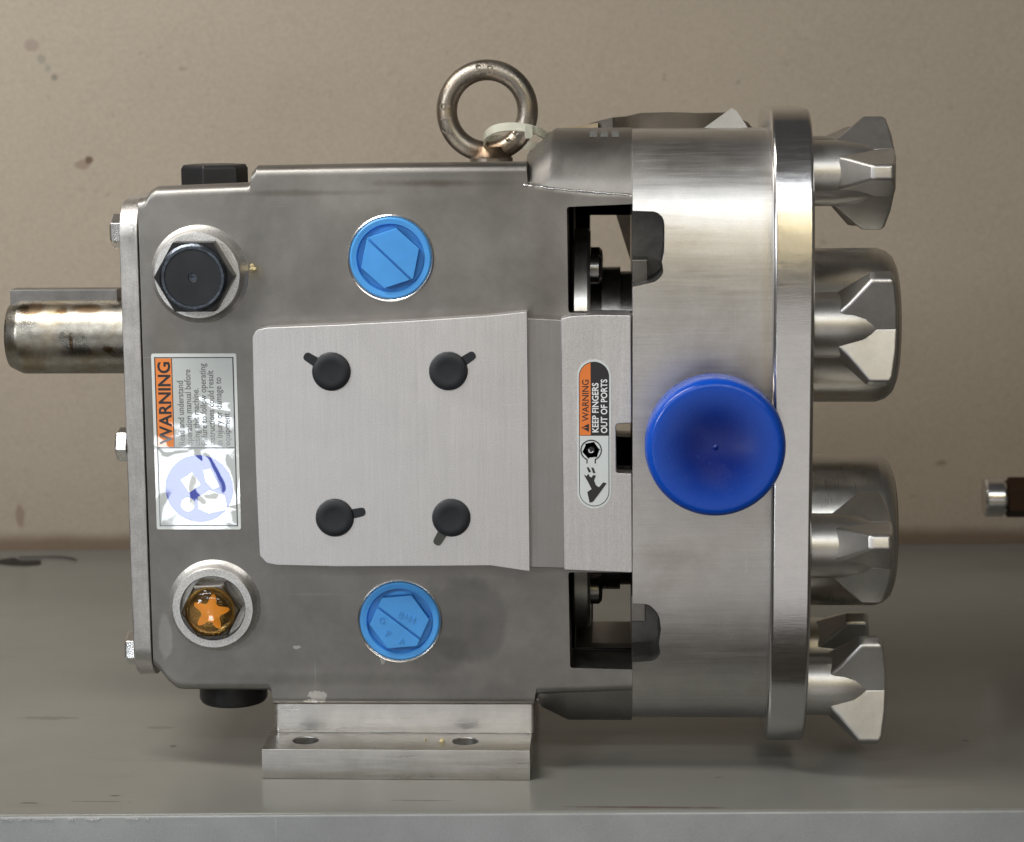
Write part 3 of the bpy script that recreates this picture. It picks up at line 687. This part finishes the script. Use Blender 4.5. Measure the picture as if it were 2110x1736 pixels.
# foot: neck and plate with two bolt holes
fz = Z(817, 1546, 0)
fl_, fr_ = X(540, 1575, 0), X(1092, 1575, 0)
footy = 0.030
holes = []
for u in (630, 959):
    q = P(u, 1526, footy * .55); holes.append(lathe((q.x, q.y, -.01), 'z', [(.0068, 0), (.0068, .05)], 32))
    holes.append(lathe((q.x, q.y, fz - .0006), 'z', [(.0068, 0), (.0092, .003)], 32))
foot = bake(box(fl_, fr_, 0.0, 0.14, 0.0002, fz), holes, .0016, 3, 50)
ft_o = put('foot', foot, M['foot'], pump, sharp=40)
ntop = Z(817, 1449, GF + .01)
neck = bake(box(X(566, 1480, footy), X(1102, 1480, footy), footy, 0.11, fz - .001, ntop), bevel=.0022, seg=3)
put('foot_neck', neck, M['foot'], pump, sharp=40)

# eyebolt
ec = P(1004, 229, YA); er = (X(1087.5, 229, YA) - ec.x); mr_ = (P(1109, 229, YA).x - P(1066, 229, YA).x) / 2
eye = put('lifting_eye', tube([ec + Vector((er * math.cos(a), 0, er * math.sin(a))) for a in [2 * math.pi * k / 96 for k in range(96)]], mr_, 24, closed=True), M['eye'], pump, sharp=80)
bz = interp(top, ec.x)
put('eye_shank', lathe((ec.x + .002, YA, bz - .002), 'z', [(.0115, -.008), (.0115, .0020), (.0095, .0040), (.0078, .008)], 32), M['eye'], eye)
tx = (text_bm('6 1 9', .0085, (ec.x - er + .0035, ec.z - .0125), R(94), YA - mr_ + .0002, .0004),
          text_bm('S-B', .0078, (ec.x - .0065, ec.z + er - .0022), R(-4), YA - mr_ + .0003, .0004),
          text_bm('S B', .0066, (ec.x + .0125, ec.z - er + .0035), R(48), YA - mr_ + .0003, .0004))
for t_ in tx: put('raised_mark', t_, M['eye'], eye)

# cable tie through the eye
ct = [P(u, v, y) for u, v, y in ((999, 296, .062), (998, 288, .056), (1003, 277, .050), (1018, 267, .046), (1042, 262, .0445), (1068, 262, .044), (1092, 266, .044), (1112, 273, .046), (1128, 283, .052), (1137, 292, .062), (1128, 300, .074), (1105, 303, .085), (1070, 297, .092), (1030, 288, .090), (1010, 289, .082), (1003, 295, .070))]
fine = []
n = len(ct)
for i in range(n):
    for j in range(4):
        t = j / 4; p0, p1, p2, p3 = ct[i - 1], ct[i], ct[(i + 1) % n], ct[(i + 2) % n]
        fine.append(0.5 * ((2 * p1) + (-p0 + p2) * t + (2 * p0 - 5 * p1 + 4 * p2 - p3) * t * t + (-p0 + 3 * p1 - 3 * p2 + p3) * t ** 3))
bm = bmesh.new(); rings = []
for i, p in enumerate(fine):
    d = (fine[(i + 1) % len(fine)] - fine[i - 1]).normalized(); up = Vector((0, .35, 1)).normalized(); s1 = (up - d * up.dot(d)).normalized(); s2 = d.cross(s1)
    rings.append([bm.verts.new(p + s1 * a * .0022 + s2 * b * .0005) for a, b in ((-1, -1), (1, -1), (1, 1), (-1, 1))])
for i in range(len(rings)):
    A, B = rings[i], rings[(i + 1) % len(rings)]
    for k in range(4): bm.faces.new((A[k], A[(k + 1) % 4], B[(k + 1) % 4], B[k]))
bmesh.ops.recalc_face_normals(bm, faces=bm.faces)
q = P(1090, 272, .043)
tie = empty('cable_tie', P(1075, 300, .07), 'clear nylon cable tie looped through the lifting eye', 'cable tie')
put('strap', bm, M['nylon'], tie)
put('tie_head', bake(box(q.x - .0022, q.x + .0022, q.y - .0020, q.y + .002, q.z - .0036, q.z + .0036), bevel=.0006), M['nylon'], tie)

# folded film bag and card lying on top of the pump behind the housing
def sheet(pts, y, depth, t=0.0006, wob=0.004):
    """a folded sheet rising behind the pump: outline in pixels at depth y, with real depth to the back"""
    bm = bmesh.new(); n = len(pts); rows = []
    for j, (dy, dz) in enumerate(((0, 0), (depth * .5, .0), (depth, -.004))):
        rows.append([])
        for i, (u, v) in enumerate(pts):
            q = P(u, v, y); rows[-1].append(bm.verts.new((q.x, q.y + dy + wob * math.sin(i * 1.7 + j), q.z + dz)))
    low = [bm.verts.new((v.co.x, v.co.y, hzt - .010)) for v in rows[0]]
    for a, b in ((low, rows[0]), (rows[0], rows[1]), (rows[1], rows[2])):
        for i in range(n - 1): bm.faces.new((a[i], a[i + 1], b[i + 1], b[i]))
    bmesh.ops.recalc_face_normals(bm, faces=bm.faces)
    o = bm_obj(bm); md = o.modifiers.new('s', 'SOLIDIFY'); md.thickness = t
    dg = bpy.context.evaluated_depsgraph_get(); dg.update(); me = bpy.data.meshes.new_from_object(o.evaluated_get(dg))
    out = bmesh.new(); out.from_mesh(me); bpy.data.meshes.remove(me); mm = o.data; bpy.data.objects.remove(o); bpy.data.meshes.remove(mm)
    return out
fb_ = empty('document_bag', P(1350, 262, .11), 'brown film document bag lying on top of the pump behind the housing', 'bag')
put('bag_film', sheet([(1186, 268), (1200, 261), (1230, 251), (1262, 243), (1290, 241), (1320, 234), (1380, 232), (1440, 234), (1500, 233), (1520, 242), (1540, 252), (1552, 266)], .10, .03), M['film'], fb_)
cf = NT('tan_film'); cf.b.inputs['Base Color'].default_value = (.36, .29, .20, 1); cf.b.inputs['Roughness'].default_value = .35
cf.bump(cf.noise(scale=120, detail=3), .5, .002)
put('clear_flap', sheet([(1092, 330), (1112, 300), (1126, 272), (1160, 263), (1200, 259), (1232, 254)], .095, .01, wob=.002), cf.m, fb_)
crd = prism(pg([(1436, 275), (1462, 256), (1508, 223), (1518, 229), (1545, 270)], .09), .09, .0908)
put('bag_film', prism(pg([(1266, 432), (1330, 432), (1330, 590), (1313, 582)], .165), .165, .1662), M['film'], fb_)
card = put('grey_card', crd, M['card']); card['label'] = 'grey card corner poking up behind the rotor housing'; card['category'] = 'card'

# small printed strip on the flange top
def surf_y(z):  # front surface of the flange at height z
    xx = X(1250, 280, 0); zt_ = interp(ft, xx); b_ = (zt_ - interp(cr_f, xx)) * 2.9; t = (z - (zt_ - b_)) / b_
    return .002 + .05 * (1 - (max(0, 1 - max(0, t) ** 2.5)) ** .4)
for k, u in enumerate((1222, 1245, 1268)):
    q = P(u, 276, .02)
    zz0, zz1 = Z(u, 285, .012), Z(u, 268, .03) - .0008
    bm = bmesh.new(); A = []
    for zz in [zz0 + (zz1 - zz0) * i / 4 for i in range(5)]:
        y = surf_y(zz) - .0004
        A.append((bm.verts.new((q.x - .0019, y, zz)), bm.verts.new((q.x + .0019, y, zz))))
    for a, b in zip(A, A[1:]): bm.faces.new((a[0], a[1], b[1], b[0]))
    bmesh.ops.solidify(bm, geom=bm.faces[:], thickness=.0002)
    put('paper_tag', bm, plain('worn_paper', (.27, .27, .26), .5), pump)

# ------------------------------------------------------------------ warning labels
def flat(pts, y, t=.00006): return prism(pts, y - t, y + t)
# label one: tall label on the gear case
A0, A1, A2, A3 = [P(u, v, GF) for u, v in ((314, 729), (489, 731), (495, 1091), (321, 1091))]
LX0, LX1 = (A0.x + A3.x) / 2, (A1.x + A2.x) / 2
LZ1, LZ0 = A0.z, A3.z
lw, lh = LX1 - LX0, LZ1 - LZ0
def lp(a, b): return (LX0 + a * lw, LZ1 - b * lh)      # a across, b down (0..1)
def lrect(a0, b0, a1, b1): return [lp(a0, b1), lp(a1, b1), lp(a1, b0), lp(a0, b0)]
yL = GF - .0004
lab1 = put('warning_label', bake(prism(rounded(lrect(0, 0, 1, 1), .0012, 4), yL, GF + .0002)), M['white_film'], pump, 'tall white and orange warning label with blue pictogram')
put('label_border', join(*[flat(lrect(*q), yL - .0001) for q in ((.035, .020, .965, .025), (.035, .975, .965, .980), (.035, .020, .047, .980), (.953, .020, .965, .980))]), M['black'], lab1)
put('label_field', flat(lrect(.245, .027, .952, .527), yL - .00008), M['greyprint'], lab1)
put('label_field', flat(lrect(.048, .540, .952, .974), yL - .00008), M['greyprint'], lab1)
put('orange_band', flat(lrect(.048, .027, .235, .527), yL - .0001), M['orange_film'], lab1)
put('label_border', join(flat(lrect(.236, .027, .244, .530), yL - .00012), flat(lrect(.05, .530, .95, .536), yL - .00012)), M['black'], lab1)
up = R(90)
put('lettering', text_bm('WARNING', lw * .205, lp(.215, .510), up, yL - .0002, .00003, sx=0.98, bold=.0002), M['black'], lab1)
lines = ['Read and understand', 'operation manual before', 'using this machine.', 'Failure to follow operating', 'instructions could result', 'in injury or damage to', 'equipment']
bm = None
for i, s in enumerate(lines):
    t = text_bm(s, lw * .108, lp(.365 + i * .0895, .520), up, yL - .0002, .00003, sx=0.835, bold=.00002)
    bm = t if bm is None else join(bm, t)
dk = plain('grey_print', (.13, .13, .14), .35, grain=0, coat=.4)
put('lettering', bm, dk, lab1)
cc = lp(.52, .765)
put('pictogram_disc', flat(circ(cc, lw * .40, 56), yL - .00014), M['blueprint'], lab1)
def pc_(pts): return [(cc[0] + x * lw, cc[1] + y * lw) for x, y in pts]
pw = join(flat(circ((cc[0] - .14 * lw, cc[1] - .19 * lw), lw * .085, 28), yL - .0002),
          flat(pc_([(-.22, .10), (-.08, .20), (.02, .05), (-.12, -.05)]), yL - .0002),
          flat(pc_([(-.02, -.10), (.12, -.02), (.30, -.08), (.33, -.25), (.10, -.30), (-.02, -.24)]), yL - .0002),
          flat(pc_([(.05, .22), (.14, .24), (.24, .02), (.16, -.01), (.08, .08)]), yL - .0002))
put('pictogram', pw, M['white_film'], lab1)

# label two: pill-shaped label on the flange pad
yS = -0.0004
def sp_(u, v): q = P(u, v, yS); return (q.x, q.z)
def pill(u0, u1, v0, v1, n=16):
    a0 = sp_(u0, v0); a1 = sp_(u1, v1); x0_, x1_ = a0[0], a1[0]; r = (x1_ - x0_) / 2; zt_ = a0[1] - r; zb_ = a1[1] + r; cxp = (x0_ + x1_) / 2
    pts = [(cxp + r * math.cos(math.pi * k / n), zt_ + r * math.sin(math.pi * k / n)) for k in range(n + 1)]
    pts += [(cxp - r * math.cos(math.pi * k / n), zb_ - r * math.sin(math.pi * k / n)) for k in range(n + 1)]
    return pts
lab2 = put('warning_label', prism(pill(1189, 1259, 741, 1048), yS - .0003, yS + .0002), M['white'], pump, 'narrow pill-shaped finger warning label')
put('label_border', prism(pill(1192.5, 1255.5, 745.5, 1043.5), yS - .00036, yS - .0002), M['black'], lab2)
inn = pill(1194.0, 1254.0, 747, 1042)
zsplit = sp_(1220, 897)[1]; xm = sp_(1217, 820)[0]
low = clip(inn, lambda p: zsplit - .0003 - p[1]); upp = clip(inn, lambda p: p[1] - zsplit)
put('label_field', prism(low, yS - .00042, yS - .0003), M['white'], lab2)
put('orange_band', prism(clip(upp, lambda p: xm - p[0]), yS - .00042, yS - .0003), M['orange'], lab2)
put('black_band', prism(clip(upp, lambda p: p[0] - xm), yS - .00041, yS - .0003), M['black'], lab2)
k_ = .000247
o1 = sp_(1213, 868); put('lettering', text_bm('WARNING', 19.5 * k_, o1, up, yS - .00046, .00003, sx=.93, bold=.00004), M['black'], lab2)
o2 = sp_(1233, 892); o3 = sp_(1251, 893)
put('lettering', join(text_bm('KEEP FINGERS', 18.5 * k_, o2, up, yS - .00046, .00003, sx=.91, bold=.0001), text_bm('OUT OF PORTS', 18.5 * k_, o3, up, yS - .00046, .00003, sx=.88, bold=.0001)), M['whiteprint'], lab2)
tri = [sp_(1213.5, 890), sp_(1213.5, 873), sp_(1197.5, 881.5)]
put('warning_triangle', prism(tri, yS - .00048, yS - .0004), M['black'], lab2)
put('exclamation_mark', prism([sp_(1202, 882.8), sp_(1202, 880.2), sp_(1212, 881)], yS - .00052, yS - .00045), M['orange'], lab2)
g = sp_(1218, 928)
rg = []
n = 48
bm = bmesh.new(); ro, ri = 22.5 * k_, 20.0 * k_
a_ = [(-90 + 22) + (360 - 44) * i / n for i in range(n + 1)]
Ao = [bm.verts.new((g[0] + ro * math.cos(R(t)), yS - .0005, g[1] + ro * math.sin(R(t)))) for t in a_]
Ai = [bm.verts.new((g[0] + ri * math.cos(R(t)), yS - .0005, g[1] + ri * math.sin(R(t)))) for t in a_]
for i in range(n): bm.faces.new((Ao[i], Ao[i + 1], Ai[i + 1], Ai[i]))
bmesh.ops.recalc_face_normals(bm, faces=bm.faces)
bmesh.ops.solidify(bm, geom=bm.faces[:], thickness=.00008)
def q4(a, b, w):
    a = Vector(a); b = Vector(b); d = (b - a).normalized(); s = Vector((-d.y, d.x)) * w / 2
    return prism([tuple(a - s), tuple(b - s), tuple(b + s), tuple(a + s)], yS - .00054, yS - .00044)
bm = join(bm, q4(sp_(1209.5, 947), sp_(1209.5, 955), 2.4 * k_), q4(sp_(1226.5, 947), sp_(1226.5, 955), 2.4 * k_))
put('gear_outline', bm, M['black'], lab2)
gear = []
for k in range(6):
    a = R(60 * k + 12)
    for da, rr in ((0, 18.5), (8, 17.5), (18, 9.5), (40, 8.0), (52, 11.0)): gear.append((g[0] + rr * k_ * math.cos(a - R(da)), g[1] + rr * k_ * math.sin(a - R(da))))
put('gear_symbol', prism(gear[::-1], yS - .00053, yS - .00044), M['black'], lab2)
arc = [ (g[0] + r_ * k_ * math.cos(R(t)), g[1] + r_ * k_ * math.sin(R(t))) for r_, ts in ((5.6, range(150, 341, 19)), (3.8, range(340, 149, -19))) for t in ts]
put('turning_arrow', prism(arc, yS - .00058, yS - .0005), M['whiteprint'], lab2)
hand = [(1203, 978), (1209, 981), (1212, 976), (1215, 982), (1219, 984), (1222, 979), (1228, 980), (1224, 990), (1228, 1000), (1234, 1004), (1243, 994), (1250, 996), (1237, 1014), (1222, 1034), (1215, 1036), (1210, 1014), (1219, 1008), (1212, 994)]
put('hand_symbol', prism([sp_(*p) for p in hand], yS - .00053, yS - .00044), M['black'], lab2)
put('finger_symbol', join(prism([sp_(*p) for p in [(1209, 963), (1213, 963), (1218, 972), (1213, 974)]], yS - .00053, yS - .00044),
    prism([sp_(*p) for p in [(1218, 963), (1223, 964), (1227, 975), (1222, 975)]], yS - .00053, yS - .00044)), M['black'], lab2)

# ------------------------------------------------------------------ pipe fitting at the right edge, on the wall
pf = P(2085, 1025, 0.40)
fit = empty('pipe_fitting', pf, 'chrome and brass pipe fitting at the right edge in front of the wall', 'pipe fitting')
fx0 = X(2027, 1025, .40); fx1 = X(2070, 1025, .40); fr = (Z(2050, 985, .40) - Z(2050, 1064, .40)) / 2
put('collar', bake(lathe((fx0, .40, pf.z), 'x', [(fr * .92, 0), (fr, .0015), (fr * 1.0, fx1 - fx0 - .002), (fr * .9, fx1 - fx0)], 40), bevel=0), M['cover'], fit)
put('brass_body', lathe((fx1, .40, pf.z), 'x', [(fr * .8, 0), (fr * 1.05, .002), (fr * 1.05, .03), (fr * .8, .032), (fr * .8, .12)], 6), M['brass'], fit)
put('wall_stub', lathe((fx1 + .09, .40, pf.z), 'y', [(fr * .7, 0), (fr * .7, yb + .10 - .40)], 24), M['brass'], fit)
# crumbs on the foot and the case
for (u, v, y, s) in ((911, 1519, .014, .0016), (878, 1521, .018, .0008), (522, 560, GF, .0022), (520, 553, GF, .0016)):
    q = P(u, v, y); z0 = fz if y > GF else q.z
    bm = bmesh.new(); bmesh.ops.create_icosphere(bm, subdivisions=2, radius=s)
    for vv in bm.verts: vv.co *= random.uniform(.65, 1.1)
    bmesh.ops.translate(bm, verts=bm.verts, vec=Vector((q.x, q.y, z0 + s * .5)))
    put('dried_sealant', bm, M['debris'], pump, sharp=20)
